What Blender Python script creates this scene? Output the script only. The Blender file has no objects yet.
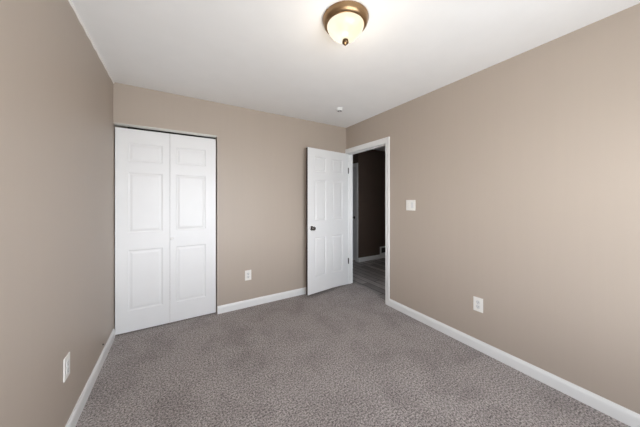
import bpy, bmesh, math, random
from mathutils import Vector, Matrix
random.seed(7)
C = bpy.context.scene.collection
SC = bpy.context.scene

# ------------------------------------------------------------------ camera, light, exposure
XL, XR, YB, YN, H, T = -0.517, 2.265, 2.951, -0.75, 2.44, 0.115
cam_d = bpy.data.cameras.new('camera')
cam_d.sensor_width = 36.0
cam_d.lens = 36.0 * 236.62 / 640.0
cam_d.shift_y = -13.5 / 640.0
cam_d.clip_start = 0.02
cam = bpy.data.objects.new('camera', cam_d)
C.objects.link(cam)
cam.location = (0, 0, 1.3142)
cam.rotation_euler = (math.pi / 2, 0, -0.5445)
SC.camera = cam

SC.view_settings.view_transform = 'Standard'
SC.view_settings.look = 'None'
SC.view_settings.gamma = 1.0
SC.view_settings.use_curve_mapping = False
SC.view_settings.exposure = 2.09

WIN = (-0.48, 1.66, 0.5, 1.9)             # wide window in the near wall: x0 x1 z0 z1
BULB = 0.55
GLOW = 0.225
w = bpy.data.worlds.new('sky')
SC.world = w
w.use_nodes = True
wt = w.node_tree
bg = wt.nodes['Background']
bg.inputs[1].default_value = 3.28
tc = wt.nodes.new('ShaderNodeTexCoord')
sp = wt.nodes.new('ShaderNodeSeparateXYZ')
mr = wt.nodes.new('ShaderNodeMapRange')
mr.inputs[1].default_value = -1
cr = wt.nodes.new('ShaderNodeValToRGB')
wt.links.new(tc.outputs['Generated'], sp.inputs[0])
wt.links.new(sp.outputs[2], mr.inputs[0])
wt.links.new(mr.outputs[0], cr.inputs[0])
wt.links.new(cr.outputs[0], bg.inputs[0])
el = cr.color_ramp.elements                # bright ground, pale horizon, overcast sky
el[0].position, el[0].color = 0.455, (0.66, 0.685, 0.705, 1)
el[1].position, el[1].color = 0.485, (0.94, 0.985, 1.045, 1)
for p_, c_ in ((0.605, (0.94, 0.985, 1.045, 1)), (0.635, (0.37, 0.41, 0.46, 1))):
    e = el.new(p_)
    e.color = c_

def portal(loc, rot, sx, sy):              # tells the renderer where the daylight comes in; gives no light of its own
    ld = bpy.data.lights.new('window_portal', 'AREA')
    ld.shape = 'RECTANGLE'
    ld.size, ld.size_y = sx, sy
    ld.cycles.is_portal = True
    lo = bpy.data.objects.new('window_portal', ld)
    C.objects.link(lo)
    lo.location, lo.rotation_euler = loc, rot
portal(((WIN[0] + WIN[1]) / 2, YN - T - 0.01, (WIN[2] + WIN[3]) / 2), (math.pi / 2, 0, 0), WIN[1] - WIN[0], WIN[3] - WIN[2])
portal((2.775, 0.6 - T - 0.01, 1.40), (math.pi / 2, 0, 0), 0.55, 0.90)

# ------------------------------------------------------------------ materials
def nt(name):
    m = bpy.data.materials.new(name)
    m.use_nodes = True
    t = m.node_tree
    return m, t, t.nodes['Principled BSDF']

def nd(t, kind, **kw):
    n = t.nodes.new(kind)
    for k, v in kw.items():
        if k in n.inputs:
            n.inputs[k].default_value = v
        else:
            setattr(n, k, v)
    return n

def coords(t, scale=(1, 1, 1)):
    tc = nd(t, 'ShaderNodeTexCoord')
    mp = nd(t, 'ShaderNodeMapping')
    mp.inputs['Scale'].default_value = scale
    t.links.new(tc.outputs['Object'], mp.inputs['Vector'])
    return mp.outputs['Vector']

def ramp(t, fac, a, b, p0=0.3, p1=0.7):
    r = nd(t, 'ShaderNodeValToRGB')
    r.color_ramp.elements[0].position = p0
    r.color_ramp.elements[1].position = p1
    r.color_ramp.elements[0].color = (*a, 1)
    r.color_ramp.elements[1].color = (*b, 1)
    t.links.new(fac, r.inputs['Fac'])
    return r.outputs['Color']

def paint(name, col, rough=0.5, var=0.03, bump=0.05, scale=(3, 3, 3), fine=180, spec=0.5):
    m, t, b = nt(name)
    n1 = nd(t, 'ShaderNodeTexNoise', Scale=2.0, Detail=4.0)
    t.links.new(coords(t, scale), n1.inputs['Vector'])
    lo_ = tuple(c * (1 - var) for c in col)
    hi_ = tuple(min(1, c * (1 + var)) for c in col)
    t.links.new(ramp(t, n1.outputs['Fac'], lo_, hi_), b.inputs['Base Color'])
    n2 = nd(t, 'ShaderNodeTexNoise', Scale=fine, Detail=2.0)
    t.links.new(coords(t), n2.inputs['Vector'])
    bp = nd(t, 'ShaderNodeBump', Strength=bump, Distance=0.002)
    t.links.new(n2.outputs['Fac'], bp.inputs['Height'])
    t.links.new(bp.outputs['Normal'], b.inputs['Normal'])
    b.inputs['Roughness'].default_value = rough
    b.inputs['Specular IOR Level'].default_value = spec
    return m

M = {}
M['wall'] = paint('taupe_wall_paint', (0.452, 0.382, 0.320), 0.48, 0.007, 0.10, (14, 14, 0.7), 120)
M['ceil'] = paint('ceiling_white', (0.93, 0.93, 0.925), 0.8, 0.01, 0.06)
M['trim'] = paint('trim_white', (0.83, 0.83, 0.82), 0.35, 0.01, 0.02)
M['door'] = paint('door_white', (0.81, 0.81, 0.81), 0.38, 0.01, 0.03)
M['caulk'] = paint('paint_edge_white', (0.93, 0.91, 0.88), 0.6, 0.02, 0.1)
M['plate'] = paint('ivory_plastic', (0.86, 0.84, 0.80), 0.3, 0.01, 0.0)
M['plate_grey'] = paint('white_plastic_insert', (0.74, 0.74, 0.73), 0.3, 0.01, 0.0)
M['slot'] = paint('dark_slot', (0.03, 0.028, 0.026), 0.5, 0.0, 0.0)
M['underside'] = paint('grey_ring_plastic', (0.16, 0.155, 0.15), 0.6, 0.0, 0.0)
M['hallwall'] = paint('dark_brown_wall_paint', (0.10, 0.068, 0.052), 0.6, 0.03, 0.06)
M['closet'] = paint('closet_dark', (0.06, 0.055, 0.05), 0.8, 0.02, 0.05)
M['black'] = paint('black_rubber', (0.015, 0.014, 0.013), 0.5, 0.0, 0.0)
M['dark_edge'] = paint('dark_door_edge', (0.05, 0.034, 0.027), 0.6, 0.08, 0.05)

def metal(name, col, rough):
    m, t, b = nt(name)
    n1 = nd(t, 'ShaderNodeTexNoise', Scale=40.0, Detail=3.0)
    t.links.new(coords(t, (1, 1, 6)), n1.inputs['Vector'])
    t.links.new(ramp(t, n1.outputs['Fac'], tuple(c * .85 for c in col), col), b.inputs['Base Color'])
    b.inputs['Metallic'].default_value = 1.0
    b.inputs['Roughness'].default_value = rough
    return m
M['bronze'] = metal('brushed_antique_brass', (0.34, 0.22, 0.12), 0.34)
M['bronze_dark'] = metal('dark_brass', (0.15, 0.10, 0.06), 0.35)
M['nickel'] = metal('satin_nickel', (0.22, 0.21, 0.205), 0.22)
M['hinge'] = metal('dark_hinge_metal', (0.12, 0.11, 0.10), 0.4)
M['track'] = metal('track_metal', (0.62, 0.60, 0.56), 0.45)

def carpet():
    m, t, b = nt('grey_cut_pile_carpet')
    v = coords(t)
    n1 = nd(t, 'ShaderNodeTexNoise', Scale=92.0, Detail=5.0, Roughness=0.85)
    t.links.new(v, n1.inputs['Vector'])
    c1 = ramp(t, n1.outputs['Fac'], (0.095, 0.081, 0.077), (0.66, 0.59, 0.565), 0.41, 0.60)
    n2 = nd(t, 'ShaderNodeTexNoise', Scale=3.2, Detail=5.0, Roughness=0.62, Distortion=0.6)
    t.links.new(v, n2.inputs['Vector'])
    c2 = ramp(t, n2.outputs['Fac'], (0.80, 0.79, 0.79), (1, 1, 1), 0.34, 0.55)
    mx = nd(t, 'ShaderNodeMix', data_type='RGBA', blend_type='MULTIPLY')
    mx.inputs[0].default_value = 1.0
    t.links.new(c1, mx.inputs[6])
    t.links.new(c2, mx.inputs[7])
    t.links.new(mx.outputs[2], b.inputs['Base Color'])
    b.inputs['Roughness'].default_value = 0.95
    b.inputs['Specular IOR Level'].default_value = 0.1
    b.inputs['Sheen Weight'].default_value = 0.15
    n3 = nd(t, 'ShaderNodeTexVoronoi', Scale=190.0)
    t.links.new(v, n3.inputs['Vector'])
    bp = nd(t, 'ShaderNodeBump', Strength=0.6, Distance=0.006)
    t.links.new(n3.outputs['Distance'], bp.inputs['Height'])
    t.links.new(bp.outputs['Normal'], b.inputs['Normal'])
    return m
M['carpet'] = carpet()

def vinyl():
    m, t, b = nt('grey_vinyl_plank')
    br = nd(t, 'ShaderNodeTexBrick', Scale=1.0)
    br.offset = 0.37
    br.inputs['Color1'].default_value = (0.72, 0.67, 0.655, 1)
    br.inputs['Color2'].default_value = (0.36, 0.33, 0.32, 1)
    br.inputs['Mortar'].default_value = (0.07, 0.06, 0.06, 1)
    br.inputs['Mortar Size'].default_value = 0.006
    br.inputs['Brick Width'].default_value = 1.2
    br.inputs['Row Height'].default_value = 0.125
    tc = nd(t, 'ShaderNodeTexCoord')
    mp = nd(t, 'ShaderNodeMapping')
    mp.inputs['Rotation'].default_value = (0, 0, math.pi / 2)
    t.links.new(tc.outputs['Object'], mp.inputs['Vector'])
    t.links.new(mp.outputs['Vector'], br.inputs['Vector'])
    n = nd(t, 'ShaderNodeTexNoise', Scale=6.0, Detail=6.0)
    t.links.new(coords(t, (10, 0.8, 1)), n.inputs['Vector'])
    g = ramp(t, n.outputs['Fac'], (0.6, 0.6, 0.6), (1, 1, 1))
    mx = nd(t, 'ShaderNodeMix', data_type='RGBA', blend_type='MULTIPLY')
    mx.inputs[0].default_value = 1.0
    t.links.new(br.outputs['Color'], mx.inputs[6])
    t.links.new(g, mx.inputs[7])
    t.links.new(mx.outputs[2], b.inputs['Base Color'])
    b.inputs['Roughness'].default_value = 0.45
    return m
M['vinyl'] = vinyl()

def pane():
    m = bpy.data.materials.new('window_glass')
    m.use_nodes = True
    t = m.node_tree
    t.nodes.remove(t.nodes['Principled BSDF'])
    tr = nd(t, 'ShaderNodeBsdfTransparent')
    gl = nd(t, 'ShaderNodeBsdfGlossy', Roughness=0.02)
    mx = nd(t, 'ShaderNodeMixShader')
    mx.inputs[0].default_value = 0.04
    t.links.new(tr.outputs[0], mx.inputs[1])
    t.links.new(gl.outputs[0], mx.inputs[2])
    t.links.new(mx.outputs[0], t.nodes['Material Output'].inputs[0])
    return m
M['glass'] = pane()

def lit_glass():
    m, t, b = nt('lit_frosted_glass')
    lw = nd(t, 'ShaderNodeTexNoise', Scale=9.0, Detail=2.0)
    t.links.new(coords(t), lw.inputs['Vector'])
    col = ramp(t, lw.outputs['Fac'], (1.0, 0.83, 0.57), (1.0, 0.93, 0.78), 0.35, 0.65)
    t.links.new(col, b.inputs['Emission Color'])
    b.inputs['Emission Strength'].default_value = GLOW
    b.inputs['Base Color'].default_value = (0.16, 0.14, 0.11, 1)
    b.inputs['Roughness'].default_value = 0.25
    return m
M['bowl'] = lit_glass()

# ------------------------------------------------------------------ helpers
def box(bm, x0, x1, y0, y1, z0, z1, bev=0.0):
    r = bmesh.ops.create_cube(bm, size=1.0)
    vs = r['verts']
    bmesh.ops.scale(bm, vec=(x1 - x0, y1 - y0, z1 - z0), verts=vs)
    bmesh.ops.translate(bm, vec=((x0 + x1) / 2, (y0 + y1) / 2, (z0 + z1) / 2), verts=vs)
    if bev:
        es = {e for v in vs for e in v.link_edges}
        bmesh.ops.bevel(bm, geom=list(es), offset=bev, segments=2, affect='EDGES', profile=0.6)

def lathe(bm, prof, n=48, mat=None, cap=True):
    rings = []
    for r, z in prof:
        rings.append([bm.verts.new((r * math.cos(2 * math.pi * k / n), r * math.sin(2 * math.pi * k / n), z)) for k in range(n)])
    for a, b in zip(rings, rings[1:]):
        for k in range(n):
            bm.faces.new((a[k], a[(k + 1) % n], b[(k + 1) % n], b[k]))
    if cap:
        bm.faces.new(rings[0][::-1])
        bm.faces.new(rings[-1])
    if mat is not None:
        bmesh.ops.transform(bm, matrix=mat, verts=[v for r in rings for v in r])

def sweep(bm, prof, a, b, inward):
    """extrude a profile (out, up) from a to b; inward = horizontal direction of 'out'"""
    a, b, n = Vector(a), Vector(b), Vector(inward)
    A = [bm.verts.new(a + n * p + Vector((0, 0, q))) for p, q in prof]
    B = [bm.verts.new(b + n * p + Vector((0, 0, q))) for p, q in prof]
    k = len(prof)
    for i in range(k):
        bm.faces.new((A[i], A[(i + 1) % k], B[(i + 1) % k], B[i]))
    bm.faces.new(A[::-1])
    bm.faces.new(B)

def obj(name, bm, mat, parent=None, smooth=False):
    bmesh.ops.recalc_face_normals(bm, faces=bm.faces[:])
    me = bpy.data.meshes.new(name)
    bm.to_mesh(me)
    bm.free()
    me.materials.append(mat)
    if smooth:
        for p in me.polygons:
            p.use_smooth = True
        me.set_sharp_from_angle(angle=math.radians(40))
    o = bpy.data.objects.new(name, me)
    C.objects.link(o)
    if parent:
        o.parent = parent
    return o

def tag(o, label, cat, kind=None, group=None):
    o['label'] = label
    o['category'] = cat
    if kind:
        o['kind'] = kind
    if group:
        o['group'] = group
    return o

def struct(name, bm, mat, label, cat):
    return tag(obj(name, bm, mat), label, cat, 'structure')

def empty(name, loc, rz=0):
    o = bpy.data.objects.new(name, None)
    o.empty_display_size = 0.1
    C.objects.link(o)
    o.location = loc
    o.rotation_euler = (0, 0, rz)
    return o

def boxes(*bs):
    bm = bmesh.new()
    for b in bs:
        box(bm, *b)
    return bm

# ------------------------------------------------------------------ room shell
DY0, DY1, DZ = 2.137, 2.938, 2.032        # doorway clear opening in the right wall
CX1, CZ = 0.398, 2.058                     # closet opening in the back wall: from the left wall to CX1
HX1, HY0, HY1, HC, HSX = 5.2, 0.6, 5.4, 3.90, 3.32   # hallway extents
JT = 0.018

# carpet: room rectangle, with its edge bulging through the doorway
bm = bmesh.new()
pts = [(XL, YN), (XR, YN), (XR, DY0), (2.287, 2.14), (2.315, 2.22), (2.352, 2.32), (2.392, 2.43), (2.425, 2.55), (2.436, 2.68),
       (2.420, 2.82), (2.400, DY1), (XR, DY1), (XR, YB), (CX1, YB), (CX1, YB + 0.75), (XL, YB + 0.75), (XL, YB)]
top = [bm.verts.new((x, y, 0.0)) for x, y in pts]
bot = [bm.verts.new((x, y, -0.05)) for x, y in pts]
bm.faces.new(top)
bm.faces.new(bot[::-1])
for i in range(len(pts)):
    j = (i + 1) % len(pts)
    bm.faces.new((top[i], bot[i], bot[j], top[j]))
struct('floor', bm, M['carpet'], 'grey brown flecked cut pile carpet covering the bedroom floor', 'floor')
struct('floor_hallway', boxes((XR - 0.0, HX1, HY0, HY1, -0.06, -0.012)), M['vinyl'],
       'dark grey wood look plank floor of the hallway seen through the doorway', 'floor')

struct('ceiling', boxes((XL - T, XR + T, YN - T, YB + T + 0.7, H, H + 0.1)), M['ceil'],
       'smooth white bedroom ceiling with the round light', 'ceiling')
struct('ceiling_hallway', boxes((XR + T, HX1, HY0, HY1, H, H + 0.1)), M['ceil'],
       'pale hallway ceiling glimpsed at the top of the doorway', 'ceiling')

struct('wall_left', boxes((XL - T, XL, YN - T, YB + 0.75, -0.05, H)), M['wall'],
       'taupe painted wall on the left, edge of the photo to the closet', 'wall')
struct('wall_back', boxes((CX1, XR, YB, YB + T, -0.05, H), (XL, CX1, YB, YB + T, CZ, H)), M['wall'],
       'taupe painted far wall with the white closet doors', 'wall')
struct('wall_right', boxes((XR, XR + T, YN - T, DY0 - JT, -0.05, H), (XR, XR + T, DY1 + JT, YB + T, -0.05, H),
                           (XR, XR + T, DY0 - JT, DY1 + JT, DZ + JT, H)), M['wall'],
       'taupe painted wall on the right with switch, outlet and doorway', 'wall')
wx0, wx1, wz0, wz1 = WIN
struct('wall_near', boxes((XL, wx0, YN - T, YN, -0.05, H), (wx1, XR, YN - T, YN, -0.05, H),
                          (wx0, wx1, YN - T, YN, -0.05, wz0), (wx0, wx1, YN - T, YN, wz1, H)), M['wall'],
       'taupe painted window wall behind the viewpoint', 'wall')
struct('wall_closet', boxes((XL, 0.75, YB + 0.75, YB + 0.80, -0.05, H), (0.70, 0.75, YB + T, YB + 0.75, -0.05, H)), M['closet'],
       'dark inside walls of the closet behind the white folding doors', 'wall')

# hallway walls
WH = (2.50, 3.05, 1.00, 1.80)            # small window added to brighten the hallway, out of view: x0 x1 z0 z1
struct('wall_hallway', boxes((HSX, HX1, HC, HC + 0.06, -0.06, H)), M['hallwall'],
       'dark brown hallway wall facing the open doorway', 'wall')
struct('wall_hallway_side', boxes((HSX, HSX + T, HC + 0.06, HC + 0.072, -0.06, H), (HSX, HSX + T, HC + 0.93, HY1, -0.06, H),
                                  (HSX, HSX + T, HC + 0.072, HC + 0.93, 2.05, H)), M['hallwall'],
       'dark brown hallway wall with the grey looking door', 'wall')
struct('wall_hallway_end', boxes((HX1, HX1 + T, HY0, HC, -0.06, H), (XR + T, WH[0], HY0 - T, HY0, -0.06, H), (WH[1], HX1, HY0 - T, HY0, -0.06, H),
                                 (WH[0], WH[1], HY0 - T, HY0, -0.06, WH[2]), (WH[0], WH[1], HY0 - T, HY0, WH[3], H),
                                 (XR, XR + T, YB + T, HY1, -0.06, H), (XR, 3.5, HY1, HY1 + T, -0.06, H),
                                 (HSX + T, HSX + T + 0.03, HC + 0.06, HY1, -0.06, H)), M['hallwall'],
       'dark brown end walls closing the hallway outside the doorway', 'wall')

# baseboards
PB = [(0, 0), (0.014, 0), (0.014, 0.060), (0.012, 0.072), (0.007, 0.082), (0.005, 0.088), (0, 0.088)]
def base(name, a, b, n, label):
    bm = bmesh.new()
    sweep(bm, PB, a, b, n)
    return struct(name, bm, M['trim'], label, 'baseboard')
base('baseboard_left', (XL, YN, 0), (XL, YB, 0), (1, 0, 0), 'white baseboard along the left wall running to the closet')
base('baseboard_back', (CX1 + 0.004, YB, 0), (XR, YB, 0), (0, -1, 0), 'white baseboard along the far wall between closet and open door')
base('baseboard_right', (XR, YN, 0), (XR, DY0 - 0.072, 0), (-1, 0, 0), 'white baseboard along the right wall below the outlet')
base('baseboard_near', (XL, YN, 0), (XR, YN, 0), (0, 1, 0), 'white baseboard under the window behind the viewpoint')
base('baseboard_hallway', (HSX, HC, -0.012), (HX1, HC, -0.012), (0, -1, 0), 'white baseboard on the dark brown hallway wall')

# door lining and casing
xj0, xj1 = XR - 0.001, XR + T + 0.001
struct('trim_1', boxes((xj0, xj1, DY0 - JT, DY0, -0.02, DZ + JT), (xj0, xj1, DY1, DY1 + JT, -0.02, DZ + JT),
                       (xj0, xj1, DY0, DY1, DZ, DZ + JT),
                       (XR + 0.042, XR + 0.075, DY0, DY0 + 0.010, -0.02, DZ), (XR + 0.042, XR + 0.075, DY1 - 0.010, DY1, -0.02, DZ),
                       (XR + 0.042, XR + 0.075, DY0, DY1, DZ - 0.010, DZ)), M['trim'],
       'white door lining with stop inside the hallway doorway', 'door frame')
def casing_profile(s):
    # across the face, from the opening outwards: (distance, thickness)
    return [(0.0, 0.0), (0.0, 0.009), (0.008, 0.011), (0.030, 0.012), (0.048, 0.015), (0.056, 0.017), (0.064, 0.015), (0.064, 0.0)]
def casing(side):
    bm = bmesh.new()
    x = XR if side < 0 else XR + T
    rev = 0.006
    y0, y1, z1 = DY0 - rev, DY1 + rev, DZ + rev
    rows = []
    for dist, th in casing_profile(0):
        xx = x + side * th
        far = min(y1 + dist, YB - 0.0005) if side < 0 else y1 + dist
        rows.append([bm.verts.new(p) for p in ((xx, y0 - dist, 0.0 if side < 0 else -0.012), (xx, y0 - dist, z1 + dist), (xx, far, z1 + dist), (xx, far, 0.0 if side < 0 else -0.012))])
    for a, b in zip(rows, rows[1:]):
        for i in range(3):
            try:
                bm.faces.new((a[i], a[i + 1], b[i + 1], b[i]))
            except ValueError:
                pass
    for i in range(3):
        bm.faces.new((rows[0][i], rows[0][i + 1], rows[-1][i + 1], rows[-1][i]))
    bm.faces.new([r[0] for r in rows])
    bm.faces.new([r[3] for r in rows])
    return bm
struct('trim_2', casing(-1), M['trim'], 'white moulded casing around the doorway on the bedroom side', 'door casing')
struct('trim_3', casing(1), M['trim'], 'white casing around the doorway on the hallway side', 'door casing')

# uneven white paint line along the top of the left wall
bm = bmesh.new()
n = 90
prev = None
for i in range(n + 1):
    y = YN + (YB - YN) * i / n
    hgt = 0.016 + 0.003 * math.sin(i * 1.7) + random.uniform(-0.002, 0.002)
    if 48 < i < 53:
        hgt += 0.006
    out = 0.009 + random.uniform(-0.001, 0.001)
    ring = [bm.verts.new(p) for p in ((XL, y, H), (XL + out, y, H), (XL + out * .8, y, H - hgt * .8), (XL, y, H - hgt))]
    if prev:
        for k in range(4):
            bm.faces.new((prev[k], prev[(k + 1) % 4], ring[(k + 1) % 4], ring[k]))
    else:
        bm.faces.new(ring)
    prev = ring
bm.faces.new(prev[::-1])
struct('trim_4', bm, M['caulk'], 'uneven white caulk line where the left wall meets the ceiling', 'trim')

# window behind the viewpoint, and one added out of view to brighten the hallway
def window(name, loc, rz, wd, ht, mid, label):
    win = tag(empty(name, loc, rz), label, 'window', 'structure')
    w2, f = wd / 2, 0.03
    bs = [(-w2, -w2 + f, -.03, .03, 0, ht), (w2 - f, w2, -.03, .03, 0, ht), (-w2 + f, w2 - f, -.03, .03, 0, f), (-w2 + f, w2 - f, -.03, .03, ht - f, ht)]
    if mid:
        bs.append((-.018, .018, -.02, .02, f, ht - f))
        ps = [(-w2 + f, -.018, -.004, 0, f, ht - f), (.018, w2 - f, -.004, 0, f, ht - f)]
    else:
        bs.append((-w2 + f, w2 - f, -.02, .02, ht / 2 - .018, ht / 2 + .018))
        ps = [(-w2 + f, w2 - f, -.004, 0, f, ht / 2 - .018), (-w2 + f, w2 - f, -.004, 0, ht / 2 + .018, ht - f)]
    obj('frame', boxes(*bs), M['trim'], win)
    obj('pane', boxes(*ps), M['glass'], win)
    obj('sill', boxes((-w2 - .03, w2 + .03, .03, .10, -.02, 0)), M['trim'], win)
window('window_1', ((wx0 + wx1) / 2, YN - T / 2, wz0), 0, wx1 - wx0, wz1 - wz0, True, 'wide white framed window in the wall behind the viewpoint')
window('added_window', ((WH[0] + WH[1]) / 2, HY0 - T / 2, WH[2]), 0, WH[1] - WH[0], WH[3] - WH[2], False, 'small unseen window added at the near end to brighten the hallway')

# ------------------------------------------------------------------ doors
def panel_slab(bm, Wd, Hd, th, panels, both=True, depth=0.0065):
    """slab in x 0..Wd, z 0..Hd, front face at y=0 (towards -y), back at y=th; panels = grid-aligned (x0,x1,z0,z1)"""
    xs = sorted({0.0, Wd} | {p[0] for p in panels} | {p[1] for p in panels})
    zs = sorted({0.0, Hd} | {p[2] for p in panels} | {p[3] for p in panels})
    def side(y, s):
        G = {(i, k): bm.verts.new((x, y, z)) for i, x in enumerate(xs) for k, z in enumerate(zs)}
        for i in range(len(xs) - 1):
            for k in range(len(zs) - 1):
                q = [G[i, k], G[i + 1, k], G[i + 1, k + 1], G[i, k + 1]]
                is_p = any(abs(p[0] - xs[i]) < 1e-6 and abs(p[1] - xs[i + 1]) < 1e-6 and abs(p[2] - zs[k]) < 1e-6 and abs(p[3] - zs[k + 1]) < 1e-6 for p in panels)
                if not is_p:
                    bm.faces.new(q)
                    continue
                x0, x1, z0, z1 = xs[i], xs[i + 1], zs[k], zs[k + 1]
                for ins, dp in ((0.004, 0.35), (0.010, 0.9), (0.016, 1.0), (0.021, 0.9), (0.034, 0.32), (0.040, 0.22)):
                    yy = y + s * depth * dp
                    r = [bm.verts.new(v) for v in ((x0 + ins, yy, z0 + ins), (x1 - ins, yy, z0 + ins), (x1 - ins, yy, z1 - ins), (x0 + ins, yy, z1 - ins))]
                    for a in range(4):
                        bm.faces.new((q[a], q[(a + 1) % 4], r[(a + 1) % 4], r[a]))
                    q = r
                bm.faces.new(q)
        return G
    A = side(0.0, 1)
    B = side(th, -1)
    nx, nz = len(xs) - 1, len(zs) - 1
    for i in range(nx):
        bm.faces.new((A[i, 0], A[i + 1, 0], B[i + 1, 0], B[i, 0]))
        bm.faces.new((A[i, nz], A[i + 1, nz], B[i + 1, nz], B[i, nz]))
    for k in range(nz):
        bm.faces.new((A[0, k], A[0, k + 1], B[0, k + 1], B[0, k]))
        bm.faces.new((A[nx, k], A[nx, k + 1], B[nx, k + 1], B[nx, k]))

def face_out(bm):
    bmesh.ops.recalc_face_normals(bm, faces=bm.faces[:])

TOY = Matrix.Rotation(math.pi / 2, 4, 'X')     # lathe axis z -> -y

# open six-panel door, hinged on the far jamb
DW, DH, DT = 0.762, 1.986, 0.035
a_door = math.radians(7.6)
# local x runs from the free edge (0) to the hinge edge (DW), local front faces -y
free = Vector((1.4995, 2.794, 0.037))
door = tag(empty('door_1', free, a_door), 'white six panel door standing open against the far wall', 'door', 'structure')
bm = bmesh.new()
sx = 0.115
mx0, mx1 = DW / 2 - 0.055, DW / 2 + 0.055
P6 = []
for x0, x1 in ((sx, mx0), (mx1, DW - sx)):
    for z0, z1 in ((0.215, 0.765), (0.985, 1.555), (1.665, 1.875)):
        P6.append((x0, x1, z0, z1))
panel_slab(bm, DW, DH, DT, P6)
leaf = obj('door_panel', bm, M['door'], door)
def knob(parent, x, z, y, s, mat):
    bm = bmesh.new()
    lathe(bm, [(0.031, 0.0), (0.031, 0.004), (0.027, 0.008), (0.012, 0.011), (0.011, 0.030), (0.019, 0.036), (0.026, 0.044), (0.0275, 0.052), (0.024, 0.060), (0.012, 0.065), (0.003, 0.066)], 32,
          Matrix.Translation((x, y, z)) @ Matrix.Rotation(s * math.pi / 2, 4, 'X'))
    k = obj('door_knob', bm, mat, parent, True)
    k['label'] = 'satin metal door knob'
    return k
knob(door, 0.066, 0.895, 0.0, 1, M['nickel'])
knob(door, 0.066, 0.895, DT, -1, M['nickel'])
bm = boxes((-0.0012, 0.0, 0.005, 0.030, 0.865, 0.925))
lp = obj('latch_plate', bm, M['nickel'], door)
e_ = obj('edge_band', boxes((-0.0010, 0.0, 0.0012, DT - 0.0005, 0.001, DH - 0.003)), M['dark_edge'], door)  # thin dark brown band along the free edge
e_['label'] = 'dark brown door edge'
inv = (Matrix.Translation(free) @ Matrix.Rotation(a_door, 4, 'Z')).inverted()
for hz in (0.325, 1.735):
    zc = free.z + hz
    bm = bmesh.new()
    box(bm, XR - 0.008, XR + 0.0415, DY1 - 0.0022, DY1 - 0.0001, zc - 0.045, zc + 0.045)
    lathe(bm, [(0.005, zc - 0.048), (0.005, zc + 0.048)], 16, Matrix.Translation((XR - 0.013, DY1 - 0.0055, 0)))
    bmesh.ops.transform(bm, matrix=inv, verts=bm.verts[:])
    hg = obj('hinge', bm, M['hinge'], door)
    hg['label'] = 'dark metal hinge'

# bifold closet doors
closet = tag(empty('door_2', (XL, YB + 0.022, 0.012)), 'white panelled bifold closet doors in the far left corner', 'closet door', 'structure')
XM = -0.062
def bifold(x0, x1, cols):
    bm = bmesh.new()
    wd = x1 - x0
    P = [(cols[0] - x0, cols[1] - x0, z0, z1) for z0, z1 in ((0.205, 0.805), (0.975, 1.575), (1.680, 1.870))]
    panel_slab(bm, wd, 2.006, 0.030, P)
    o = obj('folding_leaf', bm, M['door'], closet)
    o.location = (x0 - XL, 0, 0)
    return o
LX0, LX1 = XL + 0.009, CX1 - 0.011
l1 = bifold(LX0, XM - 0.0012, (-0.412, -0.125))
l2 = bifold(XM + 0.0012, LX1, (-0.008, 0.283))
bm = bmesh.new()
lathe(bm, [(0.010, 0.0), (0.008, 0.004), (0.007, 0.012), (0.014, 0.018), (0.0165, 0.024), (0.0145, 0.030), (0.006, 0.033)], 24,
      Matrix.Translation((0.018, 0, 0.893)) @ TOY)
k = obj('pull_knob', bm, M['trim'], l2, True)
k['label'] = 'small white round pull knob'
struct('trim_5', boxes((XL, CX1, YB + 0.003, YB + 0.006, CZ - 0.011, CZ), (XL, CX1, YB + 0.056, YB + 0.059, CZ - 0.013, CZ),
                       (XL, CX1, YB + 0.006, YB + 0.056, CZ - 0.003, CZ)), M['track'],
       'thin metal track above the white folding closet doors', 'door track')

# hallway door, closed, and its casing
hd = tag(empty('door_3', (HSX + 0.02, HC + 0.93 - 0.02, 0.0), -math.pi / 2), 'grey looking closed door deep in the dark hallway', 'door', 'structure')
bm = bmesh.new()
hw = 0.93 - 0.072 - 0.04
panel_slab(bm, hw, 2.02, 0.035, [(0.11, hw / 2 - .05, .21, .77), (hw / 2 + .05, hw - .11, .21, .77), (0.11, hw / 2 - .05, .98, 1.55), (hw / 2 + .05, hw - .11, .98, 1.55),
                                  (0.11, hw / 2 - .05, 1.66, 1.90), (hw / 2 + .05, hw - .11, 1.66, 1.90)])
obj('door_panel', bm, M['door'], hd)
knob(hd, hw - 0.07, 0.93, 0.0, 1, M['hinge'])
y0, y1 = HC + 0.072, HC + 0.93
struct('trim_6', boxes((HSX - .015, HSX, y0 - .065, y0 + .006, -.012, 2.05 + .06), (HSX - .015, HSX, y1 - .006, y1 + .065, -.012, 2.05 + .06),
                       (HSX - .015, HSX, y0 + .006, y1 - .006, 2.05 - .006, 2.05 + .06),
                       (HSX, HSX + T, y0, y0 + .018, -.012, 2.05), (HSX, HSX + T, y1 - .018, y1, -.012, 2.05), (HSX, HSX + T, y0 + .018, y1 - .018, 2.032, 2.05)),
       M['trim'], 'white casing around the closed door in the dark hallway', 'door casing')

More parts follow.
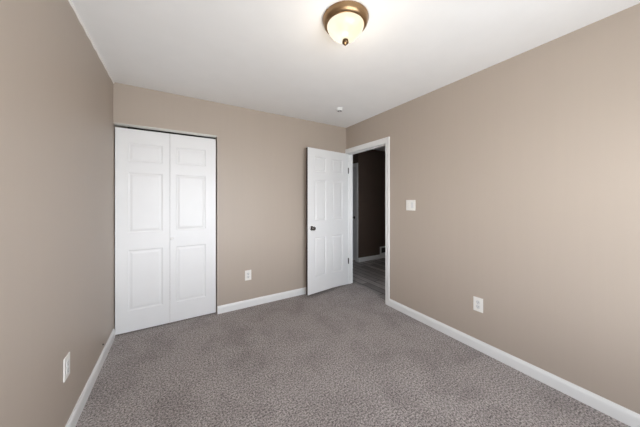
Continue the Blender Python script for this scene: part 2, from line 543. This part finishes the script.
# ------------------------------------------------------------------ ceiling light
lamp = tag(empty('ceiling_light', (0.899, 1.179, H)), 'round brass flush mount light with lit frosted glass bowl on ceiling', 'ceiling light')
bm = bmesh.new()
lathe(bm, [(0.060, 0.0), (0.141, 0.0), (0.143, -0.005), (0.141, -0.009), (0.1395, -0.016), (0.136, -0.028), (0.129, -0.039), (0.121, -0.046), (0.117, -0.047), (0.113, -0.045), (0.060, -0.045)], 72, cap=False)
obj('pan', bm, M['bronze'], lamp, True)
bm = bmesh.new()
prof = [(0.114, -0.043), (0.1135, -0.050), (0.109, -0.063), (0.100, -0.079), (0.087, -0.095), (0.070, -0.109), (0.050, -0.120), (0.028, -0.127), (0.010, -0.130), (0.004, -0.1305)]
lathe(bm, prof, 72, cap=False)
g = obj('glass_bowl', bm, M['bowl'], lamp, True)
bm = bmesh.new()
lathe(bm, [(0.004, -0.128), (0.016, -0.129), (0.018, -0.131), (0.013, -0.133), (0.018, -0.136), (0.0205, -0.141), (0.0205, -0.146), (0.017, -0.151), (0.010, -0.155), (0.0065, -0.157), (0.006, -0.160), (0.004, -0.164), (0.001, -0.166)], 32)
obj('finial', bm, M['bronze_dark'], lamp, True)
pd = bpy.data.lights.new('bulb', 'POINT')
pd.energy = BULB
pd.color = (1.0, 0.86, 0.68)
pd.shadow_soft_size = 0.05
po = bpy.data.objects.new('bulb', pd)
C.objects.link(po)
po.parent = lamp
po.location = (0, 0, -0.29)

# smoke detector
sd = tag(empty('smoke_detector', (1.722, 2.375, H)), 'small white smoke detector on the ceiling near the far right corner', 'smoke detector')
bm = bmesh.new()
lathe(bm, [(0.050, 0.0), (0.050, -0.007), (0.046, -0.011)], 40)
obj('base', bm, M['trim'], sd, True)
bm = bmesh.new()
lathe(bm, [(0.040, -0.011), (0.041, -0.015), (0.040, -0.021), (0.035, -0.025), (0.022, -0.028), (0.004, -0.029)], 40)
obj('cover', bm, M['trim'], sd, True)

bm = bmesh.new()
lathe(bm, [(0.014, -0.0285), (0.026, -0.0270), (0.026, -0.0284), (0.014, -0.0296)], 32, cap=False)  # plain grey ring on the bottom of the cover
g_ = obj('underside_ring', bm, M['underside'], sd)
g_['label'] = 'grey grille ring'

# ------------------------------------------------------------------ switch and outlets
def plate_bm(wd, ht):
    bm = bmesh.new()
    box(bm, -wd / 2, wd / 2, -0.006, 0, -ht / 2, ht / 2, 0.0025)
    return bm
def place(o, loc, rz):
    o.location = loc
    o.rotation_euler = (0, 0, rz)

sw = tag(obj('light_switch', plate_bm(0.122, 0.118), M['plate']), 'square white two gang light switch plate beside the doorway', 'light switch')
place(sw, (XR, 1.757, 1.255), -math.pi / 2)     # local -y faces into the room (-x)
for dx in (-0.023, 0.023):
    bm = bmesh.new()
    box(bm, -0.0165, 0.0165, -0.0075, -0.005, -0.033, 0.033, 0.001)
    vs = [bm.verts.new(p) for p in ((-.015, -.0075, -.0315), (.015, -.0075, -.0315), (.015, -.0105, .0315), (-.015, -.0105, .0315), (-.015, -.0075, .0315), (.015, -.0075, .0315))]
    for q in ((0, 1, 2, 3), (3, 2, 5, 4), (0, 3, 4), (1, 5, 2), (0, 4, 5, 1)):
        bm.faces.new([vs[i] for i in q])
    r = obj('rocker', bm, M['plate'] if dx < 0 else M['plate_grey'], sw)
    r.location = (dx, 0, 0)

def outlet(loc, rz, label):
    o = tag(obj('wall_outlet', plate_bm(0.077, 0.122), M['plate']), label, 'outlet')
    place(o, loc, rz)
    for dz in (-0.0195, 0.0195):
        bm = bmesh.new()
        lathe(bm, [(0.0172, 0.0), (0.0172, 0.0075), (0.0160, 0.0085)], 32, Matrix.Translation((0, 0, dz)) @ TOY)
        s = obj('socket', bm, M['plate_grey'], o)
        bm = boxes((-0.0075, -0.0055, -0.0088, -0.007, dz - 0.002, dz + 0.008), (0.0055, 0.0075, -0.0088, -0.007, dz - 0.001, dz + 0.007))
        lathe(bm, [(0.0026, 0.006), (0.0026, 0.0088)], 12, Matrix.Translation((0, 0, dz - 0.009)) @ TOY)
        obj('slots', bm, M['slot'], s)
    bm = bmesh.new()
    lathe(bm, [(0.003, 0.005), (0.003, 0.0072), (0.001, 0.0076)], 12, TOY)
    obj('screw', bm, M['plate_grey'], o)
    return o
outlet((0.752, YB, 0.389), 0, 'white outlet low on the far wall right of closet')
outlet((XR, 1.057, 0.398), -math.pi / 2, 'white outlet low on the right wall near the carpet')
outlet((XL, 1.823, 0.403), math.pi / 2, 'white outlet low on the left wall beside its baseboard')

# tiny black cable end on the left wall
bm = bmesh.new()
lathe(bm, [(0.006, 0.0), (0.006, 0.003), (0.004, 0.004), (0.004, 0.008), (0.002, 0.009)], 16, Matrix.Rotation(math.pi / 2, 4, 'Y'))
cb = tag(obj('cable_stub', bm, M['black'], None, True), 'tiny black cable stub just above the left baseboard', 'cable')
cb.location = (XL, 2.569, 0.136)

# low vent in the hallway
vt = tag(empty('air_vent', (4.06, HC - 0.0, 0.165)), 'small white framed vent low on the dark hallway wall', 'vent')
obj('frame', boxes((-.11, -.075, -.02, 0, -.085, .085), (.075, .11, -.02, 0, -.085, .085), (-.075, .075, -.02, 0, .060, .085), (-.075, .075, -.02, 0, -.085, -.060)), M['trim'], vt)
bm = bmesh.new()
box(bm, -.075, .075, -.004, 0, -.06, .06)
for k in range(6):
    z = -.05 + k * .02
    box(bm, -.075, .075, -.012, -.004, z, z + .004)
obj('louvre_grille', bm, M['slot'], vt)
